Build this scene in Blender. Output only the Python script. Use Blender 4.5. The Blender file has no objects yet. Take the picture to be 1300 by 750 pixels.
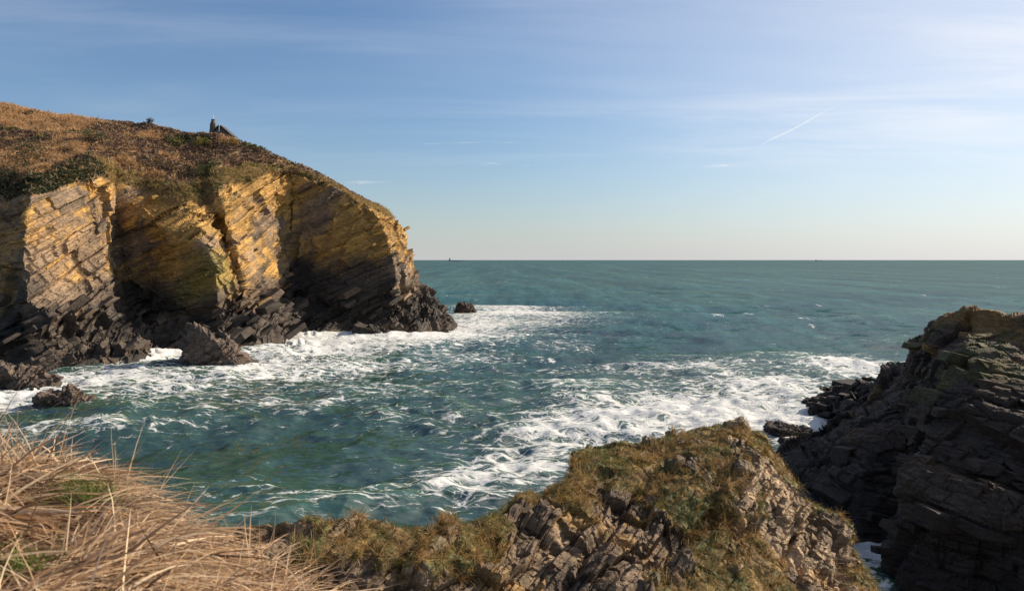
import bpy, math, random
import numpy as np
from math import radians as R

# ------------------------------------------------------------------ camera, sky, sun, exposure
F, H, HY, CX = 1020.0, 15.0, 330.0, 650.0          # focal length in photo pixels, eye height, horizon row, centre column
SUN_AZ, SUN_EL = R(66), R(29)                      # clockwise from the view direction (+Y), above the horizon
sc = bpy.context.scene
COL = sc.collection
sc.render.engine = 'CYCLES'
sc.view_settings.view_transform = 'Standard'
sc.view_settings.look = 'None'
sc.view_settings.gamma = 1
sc.view_settings.use_curve_mapping = False
sc.view_settings.exposure = 0.6

cam_d = bpy.data.cameras.new('camera')
cam = bpy.data.objects.new('camera', cam_d)
COL.objects.link(cam)
cam.location = (0, 0, H)
cam.rotation_euler = (R(90), 0, 0)
cam_d.sensor_width = 36
cam_d.lens = 36 * F / 1300
cam_d.shift_y = -(375 - HY) / 1300
cam_d.clip_start = 0.05
cam_d.clip_end = 300000
cam_d.dof.use_dof = True
cam_d.dof.focus_distance = 70
cam_d.dof.aperture_fstop = 7.1
sc.camera = cam

world = bpy.data.worlds.new('World')
sc.world = world
world.use_nodes = True


class NT:
    """small helper to write node trees"""
    def __init__(s, tree):
        s.t = tree; s.n = tree.nodes; s.l = tree.links
        s.n.clear()
    def new(s, typ, **kw):
        n = s.n.new(typ)
        for k, v in kw.items():
            if k.startswith('i_'):
                s.put(n, k[2:], v)
            else:
                setattr(n, k, v)
        return n
    def put(s, n, key, v):
        sock = n.inputs[int(key)] if key.isdigit() else n.inputs[key.replace('_', ' ')]
        if isinstance(v, bpy.types.NodeSocket):
            s.l.new(v, sock)
        else:
            sock.default_value = v
    def math(s, op, a, b=0.0, c=0.0, clamp=False):
        n = s.n.new('ShaderNodeMath'); n.operation = op; n.use_clamp = clamp
        for i, v in enumerate((a, b, c)):
            s.put(n, str(i), v)
        return n.outputs[0]
    def mix(s, fac, a, b, blend='MIX'):
        n = s.n.new('ShaderNodeMix'); n.data_type = 'RGBA'; n.blend_type = blend
        s.put(n, '0', fac); s.put(n, '6', a); s.put(n, '7', b)
        return n.outputs[2]
    def smooth(s, v, a, b):
        n = s.n.new('ShaderNodeMapRange'); n.interpolation_type = 'SMOOTHSTEP'
        s.put(n, '0', v); s.put(n, '1', a); s.put(n, '2', b)
        return n.outputs[0]
    def noise(s, vec, scale, detail=6, rough=.55, dist=0.0):
        n = s.n.new('ShaderNodeTexNoise')
        s.put(n, 'Vector', vec); s.put(n, 'Scale', scale); s.put(n, 'Detail', detail)
        s.put(n, 'Roughness', rough); s.put(n, 'Distortion', dist)
        return n.outputs['Fac']
    def mapping(s, vec, scale=(1, 1, 1), rot=(0, 0, 0), loc=(0, 0, 0)):
        n = s.n.new('ShaderNodeMapping')
        s.put(n, 'Vector', vec); s.put(n, 'Scale', scale); s.put(n, 'Rotation', rot); s.put(n, 'Location', loc)
        return n.outputs[0]


def rgb(r, g, b):
    return (r, g, b, 1)


w = NT(world.node_tree)
sky = w.new('ShaderNodeTexSky', sky_type='NISHITA', sun_disc=False, sun_elevation=SUN_EL,
            sun_rotation=SUN_AZ, altitude=0, air_density=1.0, dust_density=0.5, ozone_density=3.0)
tc = w.new('ShaderNodeTexCoord')
sep = w.new('ShaderNodeSeparateXYZ', i_0=tc.outputs['Generated'])
zz = w.math('MAXIMUM', sep.outputs[2], 0.0)
# high thin cirrus: noise on a flat layer overhead, seen in perspective
den = w.math('ADD', zz, 0.06)
cx_ = w.math('DIVIDE', sep.outputs[0], den)
cy_ = w.math('DIVIDE', sep.outputs[1], den)
pl = w.new('ShaderNodeCombineXYZ', i_0=cx_, i_1=cy_)
m1 = w.mapping(pl.outputs[0], scale=(0.42, 1.15, 1), rot=(0, 0, R(14)), loc=(3.1, 1.7, 0))
n1 = w.noise(m1, 0.9, 8, .58, .5)
m2 = w.mapping(pl.outputs[0], scale=(0.25, .5, 1), rot=(0, 0, R(-8)), loc=(1.2, 5.3, 0))
n2 = w.noise(m2, 0.55, 4, .5, .2)
cir = w.math('MULTIPLY', w.smooth(n1, .38, .70), w.smooth(n2, .32, .56))
# small low fragments of cloud near the horizon
m3 = w.mapping(tc.outputs['Generated'], scale=(5.0, 5.0, 46), loc=(.35, .1, .4))
n3 = w.noise(m3, 1.2, 6, .6, .3)
band = w.math('MULTIPLY', w.smooth(zz, .07, .10), w.math('SUBTRACT', 1.0, w.smooth(zz, .125, .17)))
fr = w.math('MULTIPLY', w.smooth(n3, .62, .74), band)
sdir = (math.sin(SUN_AZ) * math.cos(SUN_EL), math.cos(SUN_AZ) * math.cos(SUN_EL), math.sin(SUN_EL))
dotn = w.new('ShaderNodeVectorMath', operation='DOT_PRODUCT'); w.put(dotn, '0', tc.outputs['Generated']); w.put(dotn, '1', sdir)
tow = w.smooth(dotn.outputs['Value'], .25, .92)
cir = w.math('MULTIPLY', cir, w.math('ADD', .40, w.math('MULTIPLY', tow, 1.2)))
veil = w.math('MULTIPLY', w.math('POWER', tow, 1.5), .62)
cir = w.math('MULTIPLY', cir, w.smooth(zz, .05, .26))
cir = w.math('ADD', w.math('MULTIPLY', cir, .75), w.math('MULTIPLY', veil, .95), clamp=True)
cl = w.math('ADD', w.math('MULTIPLY', cir, .8), w.math('MULTIPLY', fr, .45), clamp=True)
# pale sea haze low on the horizon
hz = w.math('POWER', w.math('SUBTRACT', 1.0, zz, clamp=True), 17.0)
skc = w.mix(1.0, sky.outputs[0], rgb(.90, 1.0, 1.10), 'MULTIPLY')
c0 = w.mix(w.math('MULTIPLY', hz, .8), skc, rgb(5.7, 5.75, 6.0))
c1 = w.mix(cl, c0, rgb(9.4, 9.3, 9.5))
bg = w.new('ShaderNodeBackground', i_Color=c1, i_Strength=0.07)
wo = w.new('ShaderNodeOutputWorld', i_Surface=bg.outputs[0])

sun_d = bpy.data.lights.new('sun', 'SUN')
sun_d.energy = 5.0
sun_d.angle = R(0.53)
sun_d.color = (1.0, .86, .68)
sun = bpy.data.objects.new('sun', sun_d)
COL.objects.link(sun)
sun.rotation_euler = (R(90) - SUN_EL, 0, -SUN_AZ + math.pi)
sun.location = (60, 30, 80)

# ------------------------------------------------------------------ numeric helpers
rng = np.random.default_rng(7)
random.seed(7)


def W(px, py, d):
    """photo pixel at a known distance -> world point"""
    return np.array([(px - CX) / F * d, d, H + (HY - py) / F * d])


def WS(px, py):
    """photo pixel on the sea surface"""
    return W(px, py, H * F / (py - HY))


def pix(P):
    d = np.maximum(P[..., 1], .5)
    return CX + P[..., 0] / d * F, HY - (P[..., 2] - H) / d * F


def _h(ix, iy, iz, seed):
    h = (ix.astype(np.int64) * 374761393 + iy.astype(np.int64) * 668265263 + iz.astype(np.int64) * 2147483647 + seed * 974634767) & 0xFFFFFFFF
    h = ((h ^ (h >> 13)) * 1274126177) & 0xFFFFFFFF
    h = ((h ^ (h >> 16)) * 2246822519) & 0xFFFFFFFF
    return ((h ^ (h >> 15)) & 0xFFFFFF).astype(np.float64) / float(0x1000000)


def hash3(ix, iy, iz, seed=0):
    return _h(np.asarray(ix), np.asarray(iy), np.asarray(iz), seed)


def vnoise(P, seed=0):
    """smooth value noise, -1..1"""
    i = np.floor(P).astype(np.int64)
    f = P - i
    u = f * f * f * (f * (f * 6 - 15) + 10)
    r = 0
    for a in (0, 1):
        wx = u[..., 0] if a else 1 - u[..., 0]
        for b in (0, 1):
            wy = u[..., 1] if b else 1 - u[..., 1]
            for c in (0, 1):
                wz = u[..., 2] if c else 1 - u[..., 2]
                r = r + wx * wy * wz * _h(i[..., 0] + a, i[..., 1] + b, i[..., 2] + c, seed)
    return r * 2 - 1


def fbm(P, seed=0, octs=4, gain=.5, lac=2.03):
    a, r, s = 1.0, 0, 0
    Q = np.array(P, dtype=np.float64)
    for o in range(octs):
        r = r + a * vnoise(Q, seed + o * 17)
        s += a
        a *= gain
        Q = Q * lac + 5.3
    return r / s * 1.6


def sstep(x, a, b):
    t = np.clip((x - a) / (b - a), 0, 1)
    return t * t * (3 - 2 * t)


def lerp(a, b, t):
    t = np.asarray(t)
    if np.ndim(t) and (np.ndim(a) > 1 or np.ndim(b) >= 1 and np.shape(b)[-1] == 3):
        t = t[..., None]
    return a + (b - a) * t


def cells1(x, seed, extra=0):
    """jittered intervals: index, distance to the nearest boundary (in cells), position inside"""
    i = np.floor(x).astype(np.int64)
    z = np.zeros_like(i) + extra
    lo = i + .36 * (hash3(i, z, z, seed) * 2 - 1)
    i = np.where(x < lo, i - 1, i)
    hi = i + 1 + .36 * (hash3(i + 1, z, z, seed) * 2 - 1)
    i = np.where(x >= hi, i + 1, i)
    lo = i + .36 * (hash3(i, z, z, seed) * 2 - 1)
    hi = i + 1 + .36 * (hash3(i + 1, z, z, seed) * 2 - 1)
    return i, np.minimum(x - lo, hi - x), (x - lo) / (hi - lo)


def frame(dip, strike=0.0):
    """bedding frame: s across the beds (up), t along the dip (right and up), w into the cliff"""
    ca, sa = math.cos(R(dip)), math.sin(R(dip))
    cb, sb = math.cos(R(strike)), math.sin(R(strike))
    s = np.array([-sa * cb, -sa * sb, ca])
    t = np.array([ca * cb, ca * sb, sa])
    return np.stack([s, t, np.cross(s, t)])


def blocks(P, fr, size, seed, warp=.13):
    """blocky fracture: per-cell value with a tilt inside the cell, and the distance to the joint"""
    Q = P @ fr.T
    Q = Q + warp * np.stack([fbm(P / (size[0] * 4), seed + 90, 2), fbm(P / (size[1] * 2), seed + 91, 2), fbm(P / (size[2] * 2), seed + 92, 2)], -1) * np.array(size)
    i, e0, f0 = cells1(Q[..., 0] / size[0], seed)
    h1 = hash3(i, i * 0, i * 0, seed + 1)
    j, e1, f1 = cells1(Q[..., 1] / size[1] + h1 * 13.7, seed + 2)
    k, e2, f2 = cells1(Q[..., 2] / size[2] + h1 * 7.1, seed + 3)
    v = hash3(i, j, k, seed + 4) * .75 + h1 * .25
    t1 = hash3(i, j, k, seed + 5) - .5
    t2 = hash3(i, j, k, seed + 6) - .5
    v = v + .55 * (t1 * (f1 - .5) + t2 * (f0 - .5)) 
    e = np.minimum(np.minimum(e0 * size[0], e1 * size[1]), e2 * size[2])
    return v - .5, e, hash3(i, j, k, seed + 8), hash3(i, i * 0, i * 0, seed + 9)


# ------------------------------------------------------------------ object helpers
def link(o, parent=None):
    COL.objects.link(o)
    if parent is not None:
        o.parent = parent
    return o


def tag(o, label=None, cat=None, group=None, kind=None):
    for k, v in (('label', label), ('category', cat), ('group', group), ('kind', kind)):
        if v:
            o[k] = v
    return o


def mesh_np(name, V, Fc, mat, parent=None, col=None, attrs=None, smooth=False):
    V = np.ascontiguousarray(V, dtype=np.float32).reshape(-1, 3)
    Fc = np.ascontiguousarray(Fc, dtype=np.int32)
    k = Fc.shape[1]
    me = bpy.data.meshes.new(name)
    me.vertices.add(len(V)); me.vertices.foreach_set('co', V.ravel())
    me.loops.add(Fc.size); me.loops.foreach_set('vertex_index', Fc.ravel())
    me.polygons.add(len(Fc))
    me.polygons.foreach_set('loop_start', np.arange(0, Fc.size, k, dtype=np.int32))
    me.update(calc_edges=True)
    me.polygons.foreach_set('use_smooth', np.full(len(Fc), smooth))
    if col is not None:
        c = np.ones((len(V), 4), dtype=np.float32)
        c[:, :3] = np.clip(np.asarray(col).reshape(-1, 3), 0, 1)
        at = me.color_attributes.new('Col', 'FLOAT_COLOR', 'POINT')
        at.data.foreach_set('color', c.ravel())
    for an, av in (attrs or {}).items():
        at = me.attributes.new(an, 'FLOAT', 'POINT')
        at.data.foreach_set('value', np.ascontiguousarray(av, dtype=np.float32).ravel())
    me.materials.append(mat)
    return link(bpy.data.objects.new(name, me), parent)


def grid_faces(nu, nv, flip=False):
    a = (np.arange(nu - 1)[:, None] * nv + np.arange(nv - 1)[None]).ravel()
    q = np.stack([a, a + nv, a + nv + 1, a + 1], -1)
    return q[:, ::-1] if flip else q


def resample(C, us, vs):
    """bilinear resampling of a control net C[nu][nv][3] with fractional indices"""
    iu = np.clip(np.floor(us).astype(int), 0, C.shape[0] - 2); fu = us - iu
    iv = np.clip(np.floor(vs).astype(int), 0, C.shape[1] - 2); fv = vs - iv
    A = C[iu][:, iv]; B = C[iu + 1][:, iv]; D = C[iu][:, iv + 1]; E = C[iu + 1][:, iv + 1]
    fu = fu[:, None, None]; fv = fv[None, :, None]
    return (A * (1 - fu) + B * fu) * (1 - fv) + (D * (1 - fu) + E * fu) * fv


def blur(A, r, axis):
    if r < 1:
        return A
    pad = [(0, 0)] * A.ndim; pad[axis] = (r, r)
    B = np.cumsum(np.pad(A, pad, mode='edge'), axis=axis)
    z = np.zeros_like(np.take(B, [0], axis=axis))
    B = np.concatenate([z, B], axis=axis)
    n = A.shape[axis]
    hi = np.take(B, np.arange(2 * r + 1, 2 * r + 1 + n), axis=axis)
    lo = np.take(B, np.arange(0, n), axis=axis)
    return (hi - lo) / (2 * r + 1)


def normals(P):
    du = np.gradient(P, axis=0); dv = np.gradient(P, axis=1)
    n = np.cross(du, dv)
    return n / np.maximum(np.linalg.norm(n, axis=-1, keepdims=True), 1e-9)


def seg_samples(counts):
    out = []
    for i, c in enumerate(counts):
        out.append(i + np.arange(c) / c)
    out.append(np.array([float(len(counts))]))
    return np.concatenate(out)


# ------------------------------------------------------------------ materials
def new_mat(name):
    m = bpy.data.materials.new(name); m.use_nodes = True
    return m, NT(m.node_tree)


def rock_mat(name, dip, scale=1.0, bump=.5, by_object=False):
    """vertex colour carries the large patches; grain, fine bedding and relief are nodes"""
    m, t = new_mat(name)
    g = t.new('ShaderNodeNewGeometry')
    at = t.new('ShaderNodeAttribute', attribute_name='Col')
    ro = t.new('ShaderNodeObjectInfo')
    mp = t.mapping(g.outputs['Position'], rot=(0, R(dip), 0), scale=(1.2 * scale, 1.2 * scale, 6 * scale))
    a = t.noise(mp, 1.0, 9, .62, .4)
    b = t.noise(g.outputs['Position'], 5.5 * scale, 8, .65)
    v = t.math('ADD', t.math('MULTIPLY', t.smooth(a, .28, .72), .75), t.math('MULTIPLY', t.smooth(b, .3, .7), .75))
    c = t.mix(1.0, (ro.outputs['Color'] if by_object else at.outputs['Color']), t.new('ShaderNodeCombineXYZ', i_0=t.math('ADD', v, .28), i_1=t.math('ADD', v, .27), i_2=t.math('ADD', v, .26)).outputs[0], 'MULTIPLY')
    hb = t.math('ADD', t.math('MULTIPLY', a, .6), t.math('MULTIPLY', b, .4))
    bp = t.new('ShaderNodeBump', i_Strength=bump, i_Distance=.22 / scale, i_Height=hb)
    bs = t.new('ShaderNodeBsdfPrincipled', i_Base_Color=c, i_Roughness=.82, i_Normal=bp.outputs[0])
    t.put(bs, 'Specular IOR Level', .3)
    t.new('ShaderNodeOutputMaterial', i_Surface=bs.outputs[0])
    return m


def leaf_mat(name, trans=.35, rough=.6):
    m, t = new_mat(name)
    at = t.new('ShaderNodeAttribute', attribute_name='Col')
    bs = t.new('ShaderNodeBsdfPrincipled', i_Base_Color=at.outputs['Color'], i_Roughness=rough)
    t.put(bs, 'Specular IOR Level', .25)
    tr = t.new('ShaderNodeBsdfTranslucent', i_Color=at.outputs['Color'])
    mx = t.new('ShaderNodeMixShader', i_0=trans, i_1=bs.outputs[0], i_2=tr.outputs[0])
    t.new('ShaderNodeOutputMaterial', i_Surface=mx.outputs[0])
    return m


def plain_mat(name, c, rough=.7, var=.25, scale=6.0):
    m, t = new_mat(name)
    tcn = t.new('ShaderNodeTexCoord')
    n = t.noise(tcn.outputs['Object'], scale, 5, .6)
    cc = t.mix(n, rgb(*[x * (1 - var) for x in c]), rgb(*[min(1, x * (1 + var)) for x in c]))
    bp = t.new('ShaderNodeBump', i_Strength=.3, i_Distance=.03, i_Height=n)
    bs = t.new('ShaderNodeBsdfPrincipled', i_Base_Color=cc, i_Roughness=rough, i_Normal=bp.outputs[0])
    t.new('ShaderNodeOutputMaterial', i_Surface=bs.outputs[0])
    return m


M_HEAD = rock_mat('headland_rock', 28, .75, .55)
M_KNOLL = rock_mat('knoll_rock', 52, 3.2, .7)
M_RIGHT = rock_mat('dark_cliff_rock', -9, 1.4, .6)
M_HEAD_B = rock_mat('headland_block_rock', 28, .75, .55, True)
M_KNOLL_B = rock_mat('knoll_block_rock', 52, 3.2, .7, True)
M_RIGHT_B = rock_mat('dark_block_rock', -9, 1.4, .6, True)
M_LEAF = leaf_mat('dry_leaves', .3)
M_GRASS = leaf_mat('dry_grass', .35, .5)

FR_HEAD = frame(30, 38)
FR_KNOLL = frame(52, -20)
FR_RIGHT = frame(-9, 10)

# ------------------------------------------------------------------ sea
def build_sea():
    ang = np.concatenate([np.linspace(-80, -37, 40)[:-1], np.linspace(-37, 37, 780), np.linspace(37, 80, 40)[1:]])
    ta = np.radians(ang)
    pys = np.concatenate([np.array([1900, 1400, 1100, 960, 880, 830]), np.linspace(790, 336, 500)])
    dist = np.concatenate([H * F / (pys - HY), np.geomspace(2700, 90000, 26)])
    r = dist[None, :] / np.maximum(np.cos(ta)[:, None], .55)
    X = r * np.sin(ta)[:, None]
    Y = r * np.cos(ta)[:, None]
    P = np.stack([X, Y, X * 0], -1)
    row = np.maximum(np.gradient(dist)[None, :], dist[None, :] * .0017) + X * 0
    h = X * 0
    wv = P[..., :2]
    warp = np.stack([fbm(np.stack([X / 22, Y / 22, X * 0 + 3.3], -1), 5, 2), fbm(np.stack([X / 22, Y / 22, X * 0 + 9.3], -1), 6, 2)], -1)
    crest = X * 0
    for n, (L, a, dr, st) in enumerate([(34, .85, 8, 2.6), (17, .9, -14, 2.2), (8.5, .6, 22, 2.0), (4.4, .27, -5, 1.8), (2.3, .12, 30, 1.6), (1.2, .06, -25, 1.5)]):
        c, s = math.cos(R(dr)), math.sin(R(dr))
        q = wv + warp * min(L * .25, 3.0)
        u = (q[..., 0] * c + q[..., 1] * s) / (L * st)
        v = (-q[..., 0] * s + q[..., 1] * c) / L
        nz = vnoise(np.stack([u * 1.6, v * 1.6, u * 0 + 11.7 * n], -1), 40 + n)
        rid = 1 - 2.2 * np.abs(nz)
        k = sstep(L / row, 1.6, 4.0)
        hh = (a * (.55 * rid + .6 * nz)) * k
        h += hh
        if n < 4:
            crest += hh * (1.0 if n else .6)
    far = 1 - sstep(Y, 500, 1500)
    h *= far
    P[..., 2] = h
    # foam: broken water round the rocks and in the rip lines of the cove
    spots = [(650, 398, 70, 13, .62), (600, 410, 50, 14, .75), (520, 426, 90, 11, .95), (430, 436, 80, 12, 1.0), (370, 445, 50, 14, .8), (330, 470, 90, 14, .62),
             (200, 452, 34, 9, 1.1), (130, 484, 110, 13, .85), (20, 512, 60, 13, 1.0), (50, 548, 110, 8, .5), (240, 500, 150, 12, .5),
             (420, 462, 120, 12, .55), (560, 452, 90, 10, .42), (320, 520, 120, 10, .3), (150, 545, 120, 9, .3),
             (980, 505, 95, 20, .88), (900, 522, 110, 22, .85), (800, 540, 90, 22, .74), (720, 560, 80, 24, .66), (655, 590, 70, 26, .58), (900, 560, 140, 20, .7),
             (590, 618, 80, 22, .45), (520, 640, 90, 16, .36), (1085, 470, 55, 9, .75), (1010, 545, 50, 26, 1.0), (1110, 715, 50, 40, .95), (600, 650, 60, 14, .4),
             (850, 470, 130, 6, .5), (740, 500, 60, 8, .38), (780, 470, 50, 6, .3), (720, 440, 40, 5, .3), (860, 452, 60, 4, .25), (470, 500, 130, 14, .22), (560, 540, 110, 20, .2),
             (300, 650, 60, 12, .22), (1030, 455, 80, 4, .3)]
    fo = X * 0
    for px, py, rx, ry, s in spots:
        c = WS(px, py); d = c[1]
        gx = (X - c[0]) / (rx * d / F) ; gy = (Y - d) / (ry * d * d / (H * F))
        fo = np.maximum(fo, s * np.exp(-.5 * (gx * gx + gy * gy) * 1.1)) + .12 * s * np.exp(-.5 * (gx * gx + gy * gy))
    cap = sstep(crest, .95, 1.7) * (.35 + .4 * vnoise(np.stack([X / 30, Y / 60, X * 0], -1), 77))
    fo = .17 * (Y < 260) + np.clip(fo, 0, 1.1) * .74 * (.86 + .3 * fbm(np.stack([X / 14, Y / 9, X * 0], -1), 88, 3)) + .12 * sstep(crest, .3, 1.1) * (Y < 900) + np.clip(cap, 0, .5)
    P[..., 2] += np.clip(fo, 0, 1) * .25 * (vnoise(np.stack([X / 1.1, Y / 1.1, X * 0], -1), 99) + vnoise(np.stack([X / 2.6, Y / 2.6, X * 0], -1), 98)) * far * sstep(3.0 / row, 1, 3)
    for px, py, rr, hh in ((368, 437, 3.4, 2.6), (388, 431, 3.0, 1.8), (200, 450, 3.0, 1.5), (172, 458, 3.0, 1.3), (40, 478, 3.0, 1.8), (452, 429, 4.0, 1.0), (560, 421, 4.0, 1.2), (103, 512, 1.6, .9), (1030, 556, 2.0, .8)):
        c = WS(px, py)
        q = np.exp(-(((X - c[0]) / rr) ** 2 + ((Y - c[1] - .5) / rr) ** 2))
        P[..., 2] += .42 * hh * q * np.clip(.75 + .7 * fbm(np.stack([X / .9, Y / .9, X * 0], -1), 120, 3), 0, 2)
        fo = np.maximum(fo, 1.15 * sstep(q, .1, .5))
    m, t = new_mat('sea_water')
    g = t.new('ShaderNodeNewGeometry')
    pos = g.outputs['Position']
    fa = t.new('ShaderNodeAttribute', attribute_name='foam')
    ca = t.new('ShaderNodeAttribute', attribute_name='crest')
    # wind chop: slopes taken straight from noise, so they hold at any distance
    def chop(sx, sy, rot, det):
        n_ = t.new('ShaderNodeTexNoise', i_Vector=t.mapping(pos, scale=(sx, sy, .3), rot=(0, 0, R(rot))), i_Scale=1.0, i_Detail=det, i_Roughness=.62, i_Distortion=.3)
        v_ = t.new('ShaderNodeVectorMath', operation='SUBTRACT')
        t.put(v_, '0', n_.outputs['Color']); t.put(v_, '1', (.5, .5, .5))
        return v_.outputs[0]
    def vadd(a_, k, b_):
        v_ = t.new('ShaderNodeVectorMath', operation='MULTIPLY_ADD')
        t.put(v_, '0', a_); t.put(v_, '1', k); t.put(v_, '2', b_)
        return v_.outputs[0]
    near = t.new('ShaderNodeSeparateXYZ', i_0=pos)
    nrm = vadd(chop(1.1, 2.4, 9, 7), (.75, 1.2, 0), g.outputs['Normal'])
    nrm = vadd(chop(.30, .55, -8, 6), (.25, .5, 0), nrm)
    nrm = vadd(chop(.13, .045, 4, 6), (.25, .55, 0), nrm)
    nrm = vadd(chop(.022, .006, 2, 4), (.1, .3, 0), nrm)
    nv = t.new('ShaderNodeVectorMath', operation='NORMALIZE'); t.put(nv, '0', nrm)
    nrm = nv.outputs[0]
    r2 = t.noise(t.mapping(pos, scale=(.9, 1.9, 1), rot=(0, 0, R(-14))), 1.0, 6, .6, .5)
    # foam web
    wn = t.new('ShaderNodeTexNoise', i_Vector=pos, i_Scale=.5, i_Detail=5.0)
    wp = vadd(wn.outputs['Color'], (2.6, 2.6, 0), pos)
    wm = t.mapping(wp, scale=(.42, .85, 0), rot=(0, 0, R(10)))
    vo = t.new('ShaderNodeTexVoronoi', feature='DISTANCE_TO_EDGE', i_Vector=wm, i_Scale=1.0)
    vo2 = t.new('ShaderNodeTexVoronoi', feature='DISTANCE_TO_EDGE', i_Vector=wm, i_Scale=2.9)
    web = t.math('SUBTRACT', 1.0, t.math('MINIMUM', t.math('MULTIPLY', vo.outputs[0], 4.2), t.math('ADD', t.math('MULTIPLY', vo2.outputs[0], 5.5), .12)), clamp=True)
    fn = t.noise(t.mapping(wp, scale=(.5, 1.15, 0), rot=(0, 0, R(10))), 1.0, 10, .7, .3)
    pat = t.math('ADD', t.math('MULTIPLY', web, .48), t.math('MULTIPLY', t.smooth(fn, .25, .75), .52))
    spk = t.math('MULTIPLY', t.smooth(t.noise(t.mapping(pos, scale=(.22, .045, 0), rot=(0, 0, R(3))), 1.0, 5, .6), .58, .72), t.smooth(t.noise(t.mapping(pos, scale=(.02, .012, 0)), 1.0, 3), .40, .62))
    fdn = t.math('ADD', fa.outputs['Fac'], t.math('MULTIPLY', spk, .56))
    th = t.math('SUBTRACT', 1.0, fdn)
    mask = t.math('MULTIPLY', t.smooth(pat, th, t.math('ADD', th, .28)), t.math('ADD', .72, t.math('MULTIPLY', fn, .4)), clamp=True)
    aer = t.math('MULTIPLY', t.smooth(fa.outputs['Fac'], .3, 1.0), .45)
    deep = t.mix(t.smooth(t.noise(t.mapping(pos, scale=(.010, .02, 0)), 1.0, 5), .35, .68), rgb(.010, .062, .062), rgb(.018, .088, .078))
    tex = t.noise(t.mapping(pos, scale=(.14, .09, 0)), 1.0, 8, .65, .4)
    deep = t.mix(t.smooth(tex, .34, .68), deep, rgb(.026, .105, .090))
    far_ = t.noise(t.mapping(pos, scale=(.34, .052, 0), rot=(0, 0, R(2))), 1.0, 6, .68, .3)
    deep = t.mix(t.smooth(far_, .40, .60), t.mix(.8, deep, rgb(.004, .022, .026)), t.mix(.85, deep, rgb(.042, .15, .13)))
    far2 = t.noise(t.mapping(pos, scale=(.085, .0075, 0)), 1.0, 7, .68, .3)
    far3 = t.noise(t.mapping(pos, scale=(.03, .0013, 0)), 1.0, 6, .68, .3)
    deep = t.mix(t.smooth(far2, .40, .60), t.mix(.55, deep, rgb(.005, .026, .032)), t.mix(.5, deep, rgb(.045, .125, .12)))
    deep = t.mix(t.smooth(far3, .40, .62), t.mix(.4, deep, rgb(.005, .026, .032)), t.mix(.3, deep, rgb(.045, .125, .12)))
    nf = t.math('SUBTRACT', 1.0, t.smooth(near.outputs[1], 60.0, 190.0))
    deep = t.mix(t.math('MULTIPLY', nf, .85), deep, t.mix(t.smooth(tex, .3, .7), rgb(.020, .044, .031), rgb(.036, .070, .050)))
    wc = t.mix(aer, deep, rgb(.11, .17, .14))
    wc = t.mix(t.math('MULTIPLY', t.smooth(ca.outputs['Fac'], .45, 1.5), .6), wc, rgb(.042, .115, .07))
    fz = t.new('ShaderNodeFresnel', i_IOR=1.333, i_Normal=nrm)
    df = t.new('ShaderNodeBsdfDiffuse', i_Color=wc, i_Normal=nrm)
    gl = t.new('ShaderNodeBsdfGlossy', i_Color=rgb(1, 1, 1), i_Roughness=.09, i_Normal=nrm)
    bs = t.new('ShaderNodeMixShader', i_0=t.math('MINIMUM', fz.outputs[0], t.math('SUBTRACT', .18, t.math('MULTIPLY', nf, .03))), i_1=df.outputs[0], i_2=gl.outputs[0])
    bp2 = t.new('ShaderNodeBump', i_Strength=.8, i_Distance=.5, i_Height=t.math('ADD', t.math('MULTIPLY', fn, 1.2), t.math('MULTIPLY', r2, .5)))
    fm = t.new('ShaderNodeBsdfDiffuse', i_Color=rgb(.80, .80, .78), i_Normal=bp2.outputs[0])
    mx = t.new('ShaderNodeMixShader', i_0=t.math('MULTIPLY', mask, .95), i_1=bs.outputs[0], i_2=fm.outputs[0])
    t.new('ShaderNodeOutputMaterial', i_Surface=mx.outputs[0])
    o = mesh_np('sea', P, grid_faces(len(ang), len(dist), True), m, attrs={'foam': fo, 'crest': crest * far}, smooth=True)
    tag(o, 'choppy green sea with white foam reaching to the horizon', 'sea', kind='structure')


build_sea()

# ------------------------------------------------------------------ rock surfaces from control nets
def rock_displace(P, N, fr, scales, seed, warp=.13):
    """scales: list of (cell size, amplitude, joint depth)"""
    D = np.zeros(P.shape[:-1]); C = []
    for n, (size, amp, cr) in enumerate(scales):
        v, e, hv, hb = blocks(P, fr, size, seed + 31 * n, warp)
        D += amp * v - cr * (1 - sstep(e, 0, min(size) * .16)) * sstep(fbm(P / (size[1] * .9), seed + 31 * n + 7, 2), -.35, .45)
        C.append((v, e, hv, hb))
    return D, C


def stone_colour(P, C, seed, base, warm, fr):
    """grey-brown stone with per-bed and per-block tints"""
    t = np.clip(.5 + .55 * fbm(P / 9, seed, 3) + .5 * (C[1][2] - .5) + .35 * (C[0][3] - .5), 0, 1)
    c = lerp(np.array(base), np.array(warm), t)
    return c * (.72 + .5 * C[2][2] * .7 + .3 * C[1][3])[..., None]


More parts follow.
